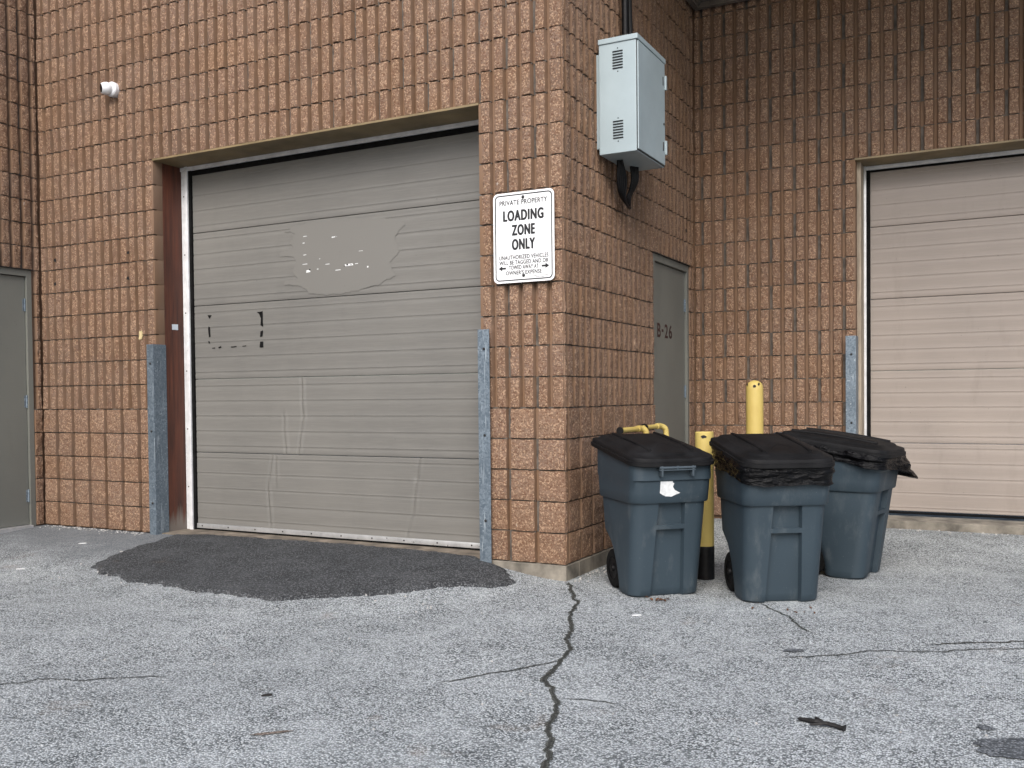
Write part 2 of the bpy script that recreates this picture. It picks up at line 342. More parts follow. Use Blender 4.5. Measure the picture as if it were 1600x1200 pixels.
def block_wall(O,U,N,u0,u1,z1,zsplit,holes,phase,ribdepth=.037,seed=0):
    """fluted split-face block wall: every rib is real geometry"""
    O=Vector(O);U=Vector(U);N=Vector(N);Z=Vector((0,0,1))
    r=random.Random(seed); mb=MB()
    P=lambda u,z,d: O+U*u+Z*z+N*d
    nc=int(round(z1/.2))
    flip = (U.cross(Z)).dot(N)<0
    def F(ids,mat,smooth,a): mb.face(ids if not flip else ids[::-1],mat,smooth,a)
    def cut(a,b,za,zb):
        iv=[(a,b)]
        for (ha,hb,hz0,hz1) in holes:
            if zb<=hz0+.01 or za>=hz1-.01: continue
            nv=[]
            for p,q in iv:
                if hb<=p or ha>=q: nv.append((p,q)); continue
                if ha>p+.012: nv.append((p,ha))
                if hb<q-.012: nv.append((hb,q))
            iv=nv
        return iv
    tint={}
    for c in range(nc):
        za=.2*c; zb=za+.2; low=zb<=zsplit+.01
        cw=.2 if low else .1
        k0=math.floor((u0-phase)/cw)-1; k1=math.ceil((u1-phase)/cw)+1
        for k in range(k0,k1):
            a=phase+k*cw; b=a+cw; A=max(a,u0); B=min(b,u1)
            if B-A<.014: continue
            # block id: 0.4 m blocks in running bond
            bi=math.floor((a-phase+.001+(.2 if c%2 else 0.))/.4)
            if (bi,c) not in tint:
                t=r.random(); tint[(bi,c)]=t
            tv=tint[(bi,c)]+r.uniform(-.1,.1)
            endj=abs(((b-phase+(.2 if c%2 else 0.))/.4)%1-0)<.01 or abs(((b-phase+(.2 if c%2 else 0.))/.4)%1-1)<.01
            for (p,q) in cut(A,B,za,zb):
                gw=(.026 if low else .022); jz=.0048
                right_open=abs(q-b)<1e-6
                f0=p; f1=q-gw if right_open else q
                if f1-f0<.012: 
                    # sliver of groove only
                    mb.quad([P(p,za,-ribdepth),P(q,za,-ribdepth),P(q,zb,-ribdepth),P(p,zb,-ribdepth)] if not flip else [P(p,zb,-ribdepth),P(q,zb,-ribdepth),P(q,za,-ribdepth),P(p,za,-ribdepth)],1,tv); continue
                sl=.004 if low else .008      # sloping moulded side of the rib
                nu=9 if low else 5; nz=9
                zz0=za+jz; zz1=zb-jz
                hgt=r.uniform(-.003,.003); tiltu=r.uniform(-.003,.003); tiltz=r.uniform(-.004,.004)
                gi=[]
                for i in range(nu+1):
                    fu=i/nu; row=[]
                    for j in range(nz+1):
                        fz=j/nz
                        edge=(i in(0,nu)) or (j in(0,nz))
                        uu=lerp(f0+(sl if p>u0+.001 or True else 0),f1-sl,fu); zz=lerp(zz0,zz1,fz)
                        d=hgt+tiltu*(fu-.5)*2+tiltz*(fz-.5)*2
                        if edge: d+=-.0022+r.uniform(-.0040,.0022); uu+=r.uniform(-.003,.0015) if i==nu else r.uniform(-.0015,.003); zz+=r.uniform(-.0025,.0022)
                        else:
                            d+=r.uniform(-.0032,.0032)+.004*noise.noise(P(uu*14,zz*14,0)); uu+=r.uniform(-.003,.003); zz+=r.uniform(-.004,.004)
                        row.append(mb.vert(P(uu,zz,d)))
                    gi.append(row)
                for i in range(nu):
                    for j in range(nz): F((gi[i][j],gi[i+1][j],gi[i+1][j+1],gi[i][j+1]),0,True,tv)
                # moulded sides (left, right) and mortar bed sides (bottom, top)
                def side(edge,du,dz,mat,dep):
                    bk=[]
                    for vi,(uo,zo) in edge: bk.append((vi,mb.vert(P(uo,zo,-dep))))
                    for (a1,b1),(a2,b2) in zip(bk,bk[1:]): F((a1,b1,b2,a2),mat,False,tv)
                zs=[lerp(zz0,zz1,j/nz) for j in range(nz+1)]; us=[lerp(f0,f1,i/nu) for i in range(nu+1)]
                side([(gi[0][j],(f0,zs[j])) for j in range(nz,-1,-1)][::-1][::-1],0,0,1,ribdepth)
                side([(gi[nu][j],(f1,zs[j])) for j in range(nz+1)],0,0,1,ribdepth)
                side([(gi[i][0],(us[i],zz0)) for i in range(nu+1)],0,0,1,ribdepth)
                side([(gi[i][nz],(us[i],zz1)) for i in range(nu,-1,-1)],0,0,1,ribdepth)
                # mortar bed strip, a little behind the face
                md=.016
                pts=[P(p,zb-jz-.001,-md),P(f1,zb-jz-.001,-md),P(f1,zb+jz+.001,-md),P(p,zb+jz+.001,-md)]
                mb.quad(pts if not flip else pts[::-1],2,tv)
                # groove floor
                if right_open:
                    gm=2 if endj else 1
                    dd=ribdepth-(.0 if gm==1 else .003)
                    pts=[P(f1,za,-dd),P(q,za,-dd),P(q,zb,-dd),P(f1,zb,-dd)]
                    mb.quad(pts if not flip else pts[::-1],gm,tv)
    return mb
def solid(mb,O,U,N,u0,u1,z0,z1,holes,back):
    """plain core of the wall behind the ribs (a shell of boxes round the openings)"""
    O=Vector(O);U=Vector(U);N=Vector(N);Z=Vector((0,0,1))
    cuts=sorted(set([u0,u1]+[h[0] for h in holes]+[h[1] for h in holes])); 
    M=Matrix(((U.x,N.x,0,O.x),(U.y,N.y,0,O.y),(U.z,N.z,1,O.z),(0,0,0,1)))
    for a,b in zip(cuts,cuts[1:]):
        mid=(a+b)/2; lo=z0
        for h in holes:
            if h[0]<mid<h[1]: lo=h[3]
        mb.box(a,b,-back,-.0385,lo,z1,1,0,M)

HA=[(-3.60,-.60,-.2,3.0)]
HB=[(1.738,2.69,-.2,2.2)]
HC=[(1.36,4.36,-.2,3.0)]
HL=[(-1.10,-.078,-.2,2.2)]
BM=[M_face,M_side,M_mortar]
def wall(*a,back=.3,core=None,ret=(),**k):
    mb=block_wall(*a,**k)
    for (xa,xb) in ret:      # smooth returns of the jamb blocks
        for c in range(15): mb.box(xa,xb,a[0][1]+.004,a[0][1]+.10,.2*c+.005,.2*c+.195,1,.004,None,rng.random())
    solid(mb,a[0],a[1],a[2],core[0],core[1],-.15,a[5],a[7],back)
    return mb.build('wall',BM,bld,sharp=38,attr='tint')
wA=wall((0,0,0),(1,0,0),(0,-1,0),-4.98,0.,5.0,1.0,HA,.01,core=(-5.15,-.044),back=.32,ret=[(-3.64,-3.5975),(-.6025,-.56)],seed=1)
wB=wall((0,0,0),(0,1,0),(1,0,0),.004,D,5.0,1.0,HB,.07,core=(.045,D+.2),back=.22,seed=2)
wC=wall((0,D,0),(1,0,0),(0,-1,0),0.004,5.6,5.0,.8,HC,.08,core=(-.15,5.6),back=.32,ret=[(1.32,1.3625),(4.3575,4.40)],seed=3)
wL=wall((-4.98,0,0),(0,1,0),(1,0,0),-10.,-.004,5.0,1.0,HL,.05,core=(-10.,.15),back=.22,seed=4)

# concrete footing under the pier corner
mb=MB(); mb.box(-.60,.004,-.004,.2,-.3,-.003,0,.004); mb.box(-.2,.006,.2,1.738,-.3,-.003,0,.004)
mb.build('foundation',M_conc,bld)
# roof, parapet cap, soffit over the recess
mb=MB(); mb.box(-5.2,5.7,.0,6.,5.0,5.12); mb.box(-5.25,.03,-.05,.25,5.0,5.15,0,.01); mb.box(-5.25,-4.93,-10.,-.05,5.0,5.15,0,.01)
mb.build('roof',M_bronze,bld)
mb=MB(); mb.box(.03,5.6,D-.32,D-.034,4.50,4.62)
for i in range(12): mb.box(.06+i*.45,.10+i*.45,D-.29,D-.09,4.475,4.4985)
mb.box(.028,5.6,D-.075,D-.026,4.452,4.4985); mb.box(.028,.075,D-.32,D-.08,4.452,4.4985)
mb.build('soffit',M_soffit,bld)

# ---- lintels and jambs
def lintel(x0,x1,y,z=3.0,dep=.2):
    mb=MB(); mb.box(x0,x1,y+.0,y+.5,z-.012,z+.0025)
    mb.build('lintel',M_bronze,bld)
lintel(-3.60,-.60,0); lintel(1.36,4.36,D)
mb=MB(); mb.box(-3.64,-3.597,.102,.305,-.03,2.997,0,.003); o=mb.build('jamb_board',M_wood,bld); o['label']='dark red brown stained wooden board lining the door opening'
mb=MB(); mb.box(-.603,-.56,.102,.305,-.03,2.997,0,.003); mb.build('jamb_board',M_wood,bld)
mb=MB(); mb.box(1.34,1.393,D+.102,D+.305,-.03,2.997,0,.003); o=mb.build('jamb_board',M_cream,bld); o['label']='cream painted board lining the beige door opening'
mb=MB(); mb.box(4.327,4.38,D+.102,D+.305,-.03,2.997,0,.003); mb.build('jamb_board',M_cream,bld)

# ---- sectional garage doors
def dp(x,z): return (x*1.0157-.0392,z*1.0157-.017)
CREASE=[([( -2.30,1.235),(-2.287,.94),(-2.342,.645)],.006,1),([(-2.596,.625),(-2.646,.39),(-2.627,.085)],.006,0),([(-2.56,.625),(-2.565,.5),(-2.56,.4)],.004,0),
        ([(-1.232,.641),(-1.266,.484),(-1.297,.254),(-1.349,.104)],.005,0),([(-2.46,.64),(-2.47,.80),(-2.48,.95)],.004,1)]
CREASE=[([dp(*q) for q in P],a,k) for P,a,k in CREASE]
def garage(x0,x1,y,mat,rail,creases,label,top=2.922,bot=.014,joints=(.637,1.239,1.842,2.44)):
    e=bpy.data.objects.new('garage_door',None); COL.objects.link(e); e.parent=bld; e['label']=label
    hs=[bot,*joints,top]
    for pi in range(5):
        a=hs[pi]+.0015; b=hs[pi+1]-.0015; mb=MB()
        zs=[]; 
        gro=[]
        nb=5; off=.05
        if pi==4: gro=[a+.05+.125*i for i in range(5) if a+.05+.125*i<b-.02]
        elif pi==0: gro=[b-.045-.125*i for i in range(5)]
        else: gro=[a+.05+.122*i for i in range(5)]
        for q in gro: zs+=[(q-.013,0.),(q-.007,-.0016),(q+.003,-.0021),(q+.0085,-.0),(q+.0105,.0009),(q+.014,.0)]
        zs+=[(a,-.006),(a+.003,-.001),(a+.007,0.),(b-.007,0.),(b-.003,-.001),(b,-.006)]
        zs+=[(a+.02+i*(b-a-.04)/14,0.) for i in range(15)]
        zs=sorted(zs); zz=[]; 
        for z,d in zs:
            if zz and z-zz[-1][0]<.0018: continue
            # drop plain samples that fall inside a groove
            if d==0. and any(q-.0125<z<q+.0135 for q in gro): continue
            zz.append((z,d))
        xs=[]; x=x0
        fine=creases and pi<2
        while x<x1: xs.append(x); x+=.0085 if fine else .06
        xs.append(x1)
        def disp(x,z):
            d=.0011*noise.noise((x*1.4,z*1.3,2.+y)) 
            if not creases: return d
            for path,amp,pan in CREASE:
                if pan!=pi: continue
                zt=[p[1] for p in path]
                if not(min(zt)-.02<z<max(zt)+.02): continue
                pp=sorted(path,key=lambda t:t[1]); cx=pp[0][0]
                for (xa,za),(xb,zb) in zip(pp,pp[1:]):
                    if za<=z<=zb: cx=lerp(xa,xb,(z-za)/(zb-za))
                    elif z>zb: cx=xb
                cx+=.006*noise.noise((z*9,cx,1.)); u=(x-cx)
                d+=2.*amp*(math.exp(-(u/.012)**2)*-1.+.9*math.exp(-((u-.022)/.016)**2))*(.45+.55*abs(noise.noise((z*5,3.,pan+1.))))
            if pi==0: # a knock near the third crease
                d-=.007*math.exp(-(((x+1.32)/.035)**2+((z-.50)/.03)**2))
            return d
        gi=[[mb.vert((x,y-d-disp(x,z),z)) for (z,d) in zz] for x in xs]
        for i in range(len(xs)-1):
            for j in range(len(zz)-1): mb.face((gi[i][j],gi[i+1][j],gi[i+1][j+1],gi[i][j+1]),0,True)
        # edges and back give each panel its thickness
        mb.box(x0,x1,y+.012,y+.045,a,b)
        mb.build('panel',mat,e,sharp=28)
    if rail:
        mb=MB(); mb.box(x0,x1,y-.012,y-.005,bot-.002,bot+.036,0,.002)
        n=10
        for i in range(n):
            x=lerp(x0+.06,x1-.14,i/(n-1)); mb.lathe([(.006,0),(.006,.003)],10,1,Matrix.Translation((x,y-.0121,bot+.017))@Matrix.Rotation(PI/2,4,'X'))
        mb.build('bottom_rail',[M_alu,M_screw],e)
    mb=MB(); mb.box(x0,x1,y-.004,y+.03,bot-.022,bot-.004,0,.003); mb.build('bottom_seal',M_rubber,e)
    for s,xx in((1,x0),(-1,x1)):
        mb=MB(); 
        xa,xb=sorted((xx-.002*s,xx-.030*s)); mb.box(xa,xb,y-.018,y+.03,bot-.03,2.99,0,.002); mb.build('edge_seal',M_rubber,e)
        mb=MB(); xa,xb=sorted((xx-.030*s,xx-.062*s)); mb.box(xa,xb,y-.032,y-.002,-.03,2.99,0,.003)
        xa,xb=sorted((xx-.062*s,xx-.112*s)); mb.box(xa,xb,y-.014,y-.004,-.03,2.99)
        for i in range(6): mb.lathe([(.006,0),(.006,.002)],8,1,Matrix.Translation((xx-.085*s,y-.0141,.35+i*.48))@Matrix.Rotation(PI/2,4,'X'))
        mb.build('side_track',[M_whitealu,M_screw],e)
    mb=MB(); mb.box(x0-.11,x1+.11,y-.028,y+.0,2.954,2.9865,0,.003); mb.build('head_trim',M_whitealu,e)
    mb=MB(); mb.box(x0,x1,y-.014,y+.03,top-.008,2.9535,0,.003); mb.build('head_seal',M_rubber,e)
    return e
YD=.31
g1=garage(-3.482,-.718,YD,M_door1,True,True,'closed grey sectional door with creased lower panels and redacted notice')
g2=garage(1.442,4.278,D+.31,M_door2,False,False,'closed faded pinkish beige sectional door',bot=.075,top=2.944,joints=(.648,1.256,1.864,2.474))
def blob(mb,poly,y,mat=0,am=.004,off=.0012):
    """thin irregular sheet lying on the door"""
    pts=dense([dp(*q) for q in poly],.012,True,am,25.); 
    b=bmesh.new(); vs=[b.verts.new((p.x,y,p.y)) for p in pts]
    es=[b.edges.new((vs[i],vs[(i+1)%len(vs)])) for i in range(len(vs))]
    bmesh.ops.triangle_fill(b,use_beauty=True,edges=es)
    for f in b.faces:
        if f.normal.y>0: f.normal_flip()
    mb.add_bm(b,mat)
mb=MB()
smear_poly=[(-2.36,2.385),(-2.05,2.41),(-1.75,2.39),(-1.45,2.36),(-1.33,2.31),(-1.42,2.23),(-1.38,2.12),(-1.47,2.05),(-1.42,1.95),(-1.55,1.90),(-1.75,1.86),(-2.05,1.845),(-2.2,1.87),(-2.28,1.93),(-2.45,1.945),(-2.44,1.975),(-2.30,1.98),(-2.36,2.04),(-2.33,2.12),(-2.36,2.16),(-2.48,2.165),(-2.49,2.20),(-2.35,2.215),(-2.38,2.27),(-2.33,2.33),(-2.44,2.35)]
blob(mb,smear_poly,YD-.0033,0,.012)  # image-editing smear hiding a notice, built as a flat sheet on the door
o=mb.build('redaction_smear',M_smear,g1); o['label']='paler grey redaction smear made as a sheet over a notice'
mb=MB()
for x,z,w,h in [(-2.235,2.30,.04,.004),(-2.25,2.25,.02,.006),(-1.96,2.272,.05,.010),(-2.24,2.16,.03,.005),(-2.24,2.09,.05,.006),(-2.21,2.035,.04,.022),(-2.03,2.075,.05,.005),(-1.83,2.056,.08,.018),(-1.76,2.06,.03,.006),(-1.93,2.025,.05,.006),(-1.66,2.03,.012,.014),(-2.1,2.12,.012,.005),(-1.72,2.15,.04,.004),(-2.12,2.045,.015,.008)]:
    mb=MB(); blob(mb,[(x-w/2,z-h/2),(x+w/2,z-h/2*.6),(x+w/2*.8,z+h/2),(x-w/2*.9,z+h/2*.7)],YD-.0037,0,.001); o=mb.build('redacted_notice_scrap',M_paper,g1); o['label']='white scrap of a redacted notice'
for x,z,w,h in [(-1.945,2.272,.012,.006),(-2.195,2.045,.014,.010),(-1.845,2.058,.014,.010),(-1.81,2.056,.008,.008),(-1.87,2.05,.012,.006),(-2.05,2.075,.01,.003)]:
    mb=MB(); blob(mb,[(x-w/2,z-h/2),(x+w/2,z-h/2),(x+w/2,z+h/2),(x-w/2,z+h/2)],YD-.0044,0,.001); o=mb.build('redacted_notice_scrap',M_black,g1); o['label']='black speck of a redacted notice'
mb=MB()
for poly in [[(-3.245,1.752),(-3.20,1.75),(-3.215,1.735),(-3.222,1.722),(-3.236,1.738)],[(-3.238,1.66),(-3.222,1.655),(-3.216,1.58),(-3.232,1.572),(-3.24,1.62)],[(-3.24,1.545),(-3.225,1.54),(-3.225,1.522),(-3.24,1.528)],
    [(-3.135,1.492),(-3.105,1.50),(-3.10,1.486),(-3.13,1.481)],[(-3.0,1.492),(-2.94,1.494),(-2.94,1.487),(-3.0,1.485)],[(-2.88,1.494),(-2.84,1.497),(-2.84,1.489),(-2.88,1.488)],[(-3.20,1.488),(-3.17,1.49),(-3.17,1.482),(-3.2,1.482)],
    [(-2.725,1.752),(-2.666,1.756),(-2.664,1.635),(-2.69,1.65),(-2.685,1.70),(-2.70,1.735)],[(-2.69,1.60),(-2.665,1.608),(-2.672,1.56),(-2.695,1.556)],[(-2.695,1.52),(-2.664,1.52),(-2.664,1.475),(-2.70,1.476)]]:
    mb=MB(); blob(mb,poly,YD-.0032,0,.002); o=mb.build('redacted_sticker_scrap',M_black,g1); o['label']='black scrap left at the outline of a redacted sticker'

# thresholds
mb=MB(); mb.box(-3.597,-.603,.022,.55,-.2,-.003,0,.006); o=mb.build('threshold',M_sill,bld)
mb=MB(); mb.box(1.363,4.357,D-.03,D+.55,-.2,.035,0,.008); mb.build('threshold',M_conc,bld)

# ---- steel service doors
def text_mesh(s,width,height,bold=0.,depth=.0006,space=1.):
    cu=bpy.data.curves.new('t','FONT'); cu.body=s; cu.size=1.; cu.offset=bold; cu.space_character=space; cu.align_x='CENTER'
    o=bpy.data.objects.new('t',cu); COL.objects.link(o)
    dg=bpy.context.evaluated_depsgraph_get(); me=bpy.data.meshes.new_from_object(o.evaluated_get(dg))
    bpy.data.objects.remove(o); bpy.data.curves.remove(cu)
    xs=[v.co.x for v in me.vertices]; ys=[v.co.y for v in me.vertices]
    x0,x1,y0,y1=min(xs),max(xs),min(ys),max(ys); sx=width/(x1-x0); sy=height/(y1-y0)
    vs=[((v.co.x-(x0+x1)/2)*sx,(v.co.y-(y0+y1)/2)*sy) for v in me.vertices]
    fs=[tuple(p.vertices) for p in me.polygons]; bpy.data.meshes.remove(me)
    return vs,fs
def add_text(mb,s,w,h,place,mat=0,bold=0.,space=1.):
    vs,fs=text_mesh(s,w,h,bold,space=space); off=len(mb.v)
    for x,y in vs: mb.vert(place(x,y))
    for f in fs: mb.face([off+i for i in f],mat)
def steel_door(xw,ya,yb,top,label,rec,letters,hinge_y,hzs):
    e=bpy.data.objects.new('service_door',None); COL.objects.link(e); e.parent=bld; e['label']=label
    s=1
    mb=MB(); mb.box(xw-rec-.045,xw-rec,ya+.052,yb-.052,.012,top-.062,0,.002); mb.build('door_leaf',M_sdoor,e)
    mb=MB(); mb.box(xw-.16,xw-.012,ya,ya+.048,-.1,top-.001,0,.003); mb.box(xw-.16,xw-.012,yb-.048,yb,-.1,top-.001,0,.003); mb.box(xw-.16,xw-.012,ya+.048,yb-.048,top-.057,top-.001,0,.003)
    mb.box(xw-.16,xw-rec-.05,ya+.04,yb-.04,-.1,top-.02)
    mb.build('door_frame',M_sdoor,e)
    mb=MB(); mb.box(xw-.17,xw+.02,ya+.048,yb-.048,-.12,.008,0,.004); mb.build('door_sill',M_alu,e)
    for z in hzs:
        mb=MB(); mb.tube([(xw-rec+.006,hinge_y,z-.055),(xw-rec+.006,hinge_y,z+.055)],.007,10); mb.box(xw-rec+.0005,xw-rec+.004,hinge_y-.02,hinge_y+.02,z-.05,z+.05)
        mb.build('hinge',M_galv,e)
    if letters:
        mb=MB()
        for ch,w,yy in letters: add_text(mb,ch,w,.115 if ch!='-' else .022,lambda x,y,yy=yy:(xw-rec+.0015,yy+x,1.60+y),0,.02)
        mb.build('door_number',M_letter,e)
    return e
dB=steel_door(0.,1.738,2.69,2.2,'narrow grey steel door numbered B-26',.035,[('B',.085,1.945),('-',.045,2.035),('2',.085,2.13),('6',.085,2.24)],2.632,(1.85,1.10,.35))
dL=steel_door(-4.98,-1.10,-.078,2.2,'plain grey steel door at the far left',.035,None,-.132,(1.9,1.07,.258))
# lintel angles over the steel doors
mb=MB(); mb.box(-.15,.006,1.73,2.70,2.200,2.206); mb.build('door_lintel',M_screw,bld)
mb=MB(); mb.box(-5.13,-4.974,-1.105,-.07,2.200,2.206); mb.build('door_lintel',M_screw,bld)

# anchor holes left in the walls
def hole(par,p,nrm,r):
    mb=MB(); q=Vector(nrm).to_track_quat('Z','Y').to_matrix().to_4x4()
    M=Matrix.Translation(p)@q; n=9
    ring=[M@Vector((r*rng.uniform(.6,1.2)*math.cos(i*2*PI/n),r*rng.uniform(.6,1.3)*math.sin(i*2*PI/n),0)) for i in range(n)]
    mb.loft([ring,[M@Vector((0,0,-.004))+ (v-M.translation)*.55 for v in ring]],0,False,True)
    mb.build('anchor_hole',M_void,par)
for x,z in [(-4.777,2.279),(-3.885,2.276),(-4.783,2.077),(-3.89,2.068)]: hole(wA,(x,-.006,z),(0,-1,0),.017)
for y,z in [(1.186,2.464),(2.567,2.494)]: hole(wB,(.007,y,z),(1,0,0),.02)

# ------------------------------------------------------------------ things fixed to the building
def guard(x0,x1,y0,side,z1,z0,label):
    """galvanised steel angle bolted round a door corner"""
    e=thing('corner_guard',label,'corner guard',(0,0,0),0,'galvanised guards on the loading door corners')
    mb=MB(); t=.007
    mb.box(x0,x1,y0-.034,y0-.034+t,z0,z1,0,.002)
    if side>0: mb.box(x1-t,x1,y0-.034+t,y0+.10,z0,z1,0,.002)
    else: mb.box(x0,x0+t,y0-.034+t,y0+.10,z0,z1,0,.002)
    mb.build('steel_angle',M_galv,e)
    for z in (z1-.14,.82,.25):
        for k in ((.3,.75) if z>1.3 and x1-x0>.15 else (.55,)):
            m=MB(); m.lathe([(.009,0),(.009,.004),(.006,.007)],12,0,Matrix.Translation((lerp(x0,x1,k),y0-.0342,z+rng.uniform(-.02,.02)))@Matrix.Rotation(PI/2,4,'X')); m.build('bolt',M_screw,e)
    return e
guard(-3.662,-3.588,-.0,1,1.52,-.03,'blue grey steel angle left of the grey door beside the red brown board')
guard(-.606,-.520,-.0,-1,1.515,-.03,'spangled steel angle right of the grey door under the loading zone sign')
guard(1.288,1.370,D,1,1.545,-.03,'short steel angle left of the beige door behind the bins')

# sign
SX0,SX1,SZ0,SZ1,SY=-.483,-.048,1.806,2.384,-.026
sg=thing('loading_sign','white loading zone only sign with black lettering and arrows on the brick pier','sign',((SX0+SX1)/2,SY,SZ0))
ox,oz=(SX0+SX1)/2,SZ0
def rrect(x0,x1,z0,z1,r,n=8):
    out=[]
    for cx,cz,a0 in ((x1-r,z1-r,0),(x0+r,z1-r,PI/2),(x0+r,z0+r,PI),(x1-r,z0+r,1.5*PI)):
        for i in range(n+1):
            a=a0+i*PI/2/n; out.append((cx+r*math.cos(a),cz+r*math.sin(a)))
    return out
W,H=SX1-SX0,SZ1-SZ0
mb=MB(); o1=rrect(-W/2,W/2,0,H,.035)
mb.loft([[(x,.003,z) for x,z in o1],[(x,-.0,z) for x,z in o1]],0,True,True,smooth=False); mb.build('sign_plate',M_signw,sg)
mb=MB(); a=rrect(-W/2+.013,W/2-.013,.013,H-.013,.028); b=rrect(-W/2+.0205,W/2-.0205,.0205,H-.0205,.0215)
mb.loft([[(x,-.0008,z) for x,z in a],[(x,-.0008,z) for x,z in b]],0,smooth=False); mb.build('border',M_signk,sg)
def line(txt,f,w,h,b,space=1.):
    mb=MB()
    for k,(a,c) in enumerate(((0,0),(-1,0),(1,0),(0,.7),(0,-.7),(-.7,.5),(.7,-.5),(-.7,-.5),(.7,.5))):
        add_text(mb,txt,w*W-2*b,h*H-1.4*b,lambda x,y:(x+a*b,-.0008-.00006*k,H*(1-f)+y+c*b),0,0.,space)
    mb.build('lettering',M_signk,sg)
line('PRIVATE PROPERTY',.112,.785,.056,.0010,1.08)
line('LOADING',.257,.67,.122,.0042,1.16)
line('ZONE',.419,.385,.122,.0042,1.16)
line('ONLY',.578,.385,.124,.0042,1.16)
line('UNAUTHORIZED VEHICLES',.718,.81,.047,.0009,1.08)
line('WILL BE TAGGED AND OR',.776,.81,.047,.0009,1.08)
line('TOWED AWAY AT',.832,.49,.047,.0009,1.08)
line("OWNER'S EXPENSE",.890,.59,.047,.0009,1.08)
for s in (-1,1):
    mb=MB(); z=H*(1-.836); c=s*.355*W
    pts=[(-.064,.010),(.0,.010),(.0,.028),(.064,0),(.0,-.028),(.0,-.010),(-.064,-.010)]
    v=[mb.vert((c+x*s*.42,-.0008,z+y*.62)) for x,y in pts]
    mb.face((v[0],v[1],v[5],v[6]) if s<0 else (v[6],v[5],v[1],v[0])); mb.face((v[2],v[3],v[4]) if s<0 else (v[4],v[3],v[2])); mb.build('arrow',M_signk,sg)
mb=MB()
for k,zz in enumerate((.935,.952)):
    x=.16*W
    while x<.40*W:
        w=rng.uniform(.004,.009); mb.quad([(x,-.0008,H*(1-zz)-.002),(x+w,-.0008,H*(1-zz)-.002),(x+w,-.0008,H*(1-zz)+.002),(x,-.0008,H*(1-zz)+.002)]); x+=w+.003
mb.build('fine_print',M_screw,sg)
for f in (.062,.925):
    mb=MB(); mb.lathe([(.011,0),(.011,.002),(.007,.006),(.003,.007)],14,0,Matrix.Translation((0,-.0009,H*(1-f)))@Matrix.Rotation(PI/2,4,'X')); mb.build('bolt',M_screw,sg)

# utility cabinet on the side wall
cab=thing('utility_cabinet','pale grey vented metal utility cabinet on the brick side wall','utility cabinet',(.03,.545,2.70))
CW,CL,CH=.265,.57,.765       # out from wall, along wall, height
mb=MB(); mb.box(0,CW,0,CL,0,CH-.03,0,.004); mb.box(-.03,0,.03,CL-.03,.05,CH-.08); mb.build('cabinet_body',M_cab,cab)
mb=MB(); mb.box(-.004,CW+.014,-.008,CL+.008,CH-.029,CH+.006,0,.004); mb.build('cabinet_cap',M_cab,cab)
mb=MB(); mb.box(CW+.0015,CW+.012,.012,CL-.012,.014,CH-.036,0,.002)
mb.build('cabinet_door',M_cab,cab)
mb=MB(); mb.box(CW+.0005,CW+.004,.004,CL-.004,.006,CH-.030); mb.build('door_gasket',M_screw,cab)
for z in (.14,.60):
    mb=MB(); mb.box(CW+.0,CW+.022,CL-.010,CL+.012,z-.05,z+.05,0,.003); mb.build('hinge',M_cab,cab)
    mb=MB(); mb.box(CW+.0122,CW+.015,CL-.06,CL-.045,z-.03,z+.03,0,.001); mb.build('latch_plate',M_screw,cab)
mb=MB(); mb.lathe([(.009,0),(.009,.004)],12,0,Matrix.Translation((CW+.0122,CL-.04,.30))@Matrix.Rotation(PI/2,4,'Y')); mb.build('lock',M_screw,cab)
for zc in (.155,.62):
    mb=MB()
    for i in range(7):
        z=zc-.058+i*.0185; mb.box(.10,.172,-.0035,-.0005,z-.0022,z+.0050,0,0); mb.box(.10,.172,-.0062,-.0036,z+.0055,z+.0095,1,.0008)
    for z in (zc-.078,zc+.076): mb.lathe([(.004,0),(.004,.002)],8,0,Matrix.Translation((.136,-.0005,z))@Matrix.Rotation(PI/2,4,'X'))
    mb.build('vent',[M_void,M_cab],cab)
# cables
cd=thing('cable_conduit','black cable conduit running up the wall above the grey cabinet','conduit',(.05,1.0,3.46))
def zig(pts,n=8):
    P=[Vector(p) for p in pts]; P=[P[0]*2-P[1]]+P+[P[-1]*2-P[-2]]; out=[]
    for i in range(1,len(P)-2):
        for q in range(n):
            t=q/n; a,b,c_,d=P[i-1:i+3]
            out.append(.5*((2*b)+(-a+c_)*t+(2*a-5*b+4*c_-d)*t*t+(-a+3*b-3*c_+d)*t**3))
    out.append(P[-2]); return out
mb=MB(); mb.tube([(.0,.0,.005),(0,.0,.5),(0,.01,1.5)],.026,12); mb.tube([(.03,.04,.005),(.02,.04,.4),(.01,.05,1.5)],.017,10); mb.build('conduit_pipe',M_black,cd)
for z in (.17,.62):
    mb=MB(); mb.box(-.05,.034,-.045,.07,z-.012,z+.012,0,.003); mb.build('clamp',M_screw,cd)
cl=thing('cable_loop','black cables hanging in a loop beneath the grey cabinet','cable',(.10,.75,2.70))
for k in range(5):
    dx=.013*k-.026
    mb=MB(); mb.tube(zig([(dx*.6,-.02+.03*rng.random(),.0),(dx*.7,.0+.015*k,-.12),(dx*.5-.02,.06+.012*k,-.20-.012*k),(-.03+dx*.3,.15+.02*k,-.235-.012*k),(-.03,.22+.014*k,-.20),(dx*.5+.02,.21+.01*k,-.10),(dx*.6+.02,.20+.012*k,.0)]),.0088,8); mb.build('cable',M_black,cl)

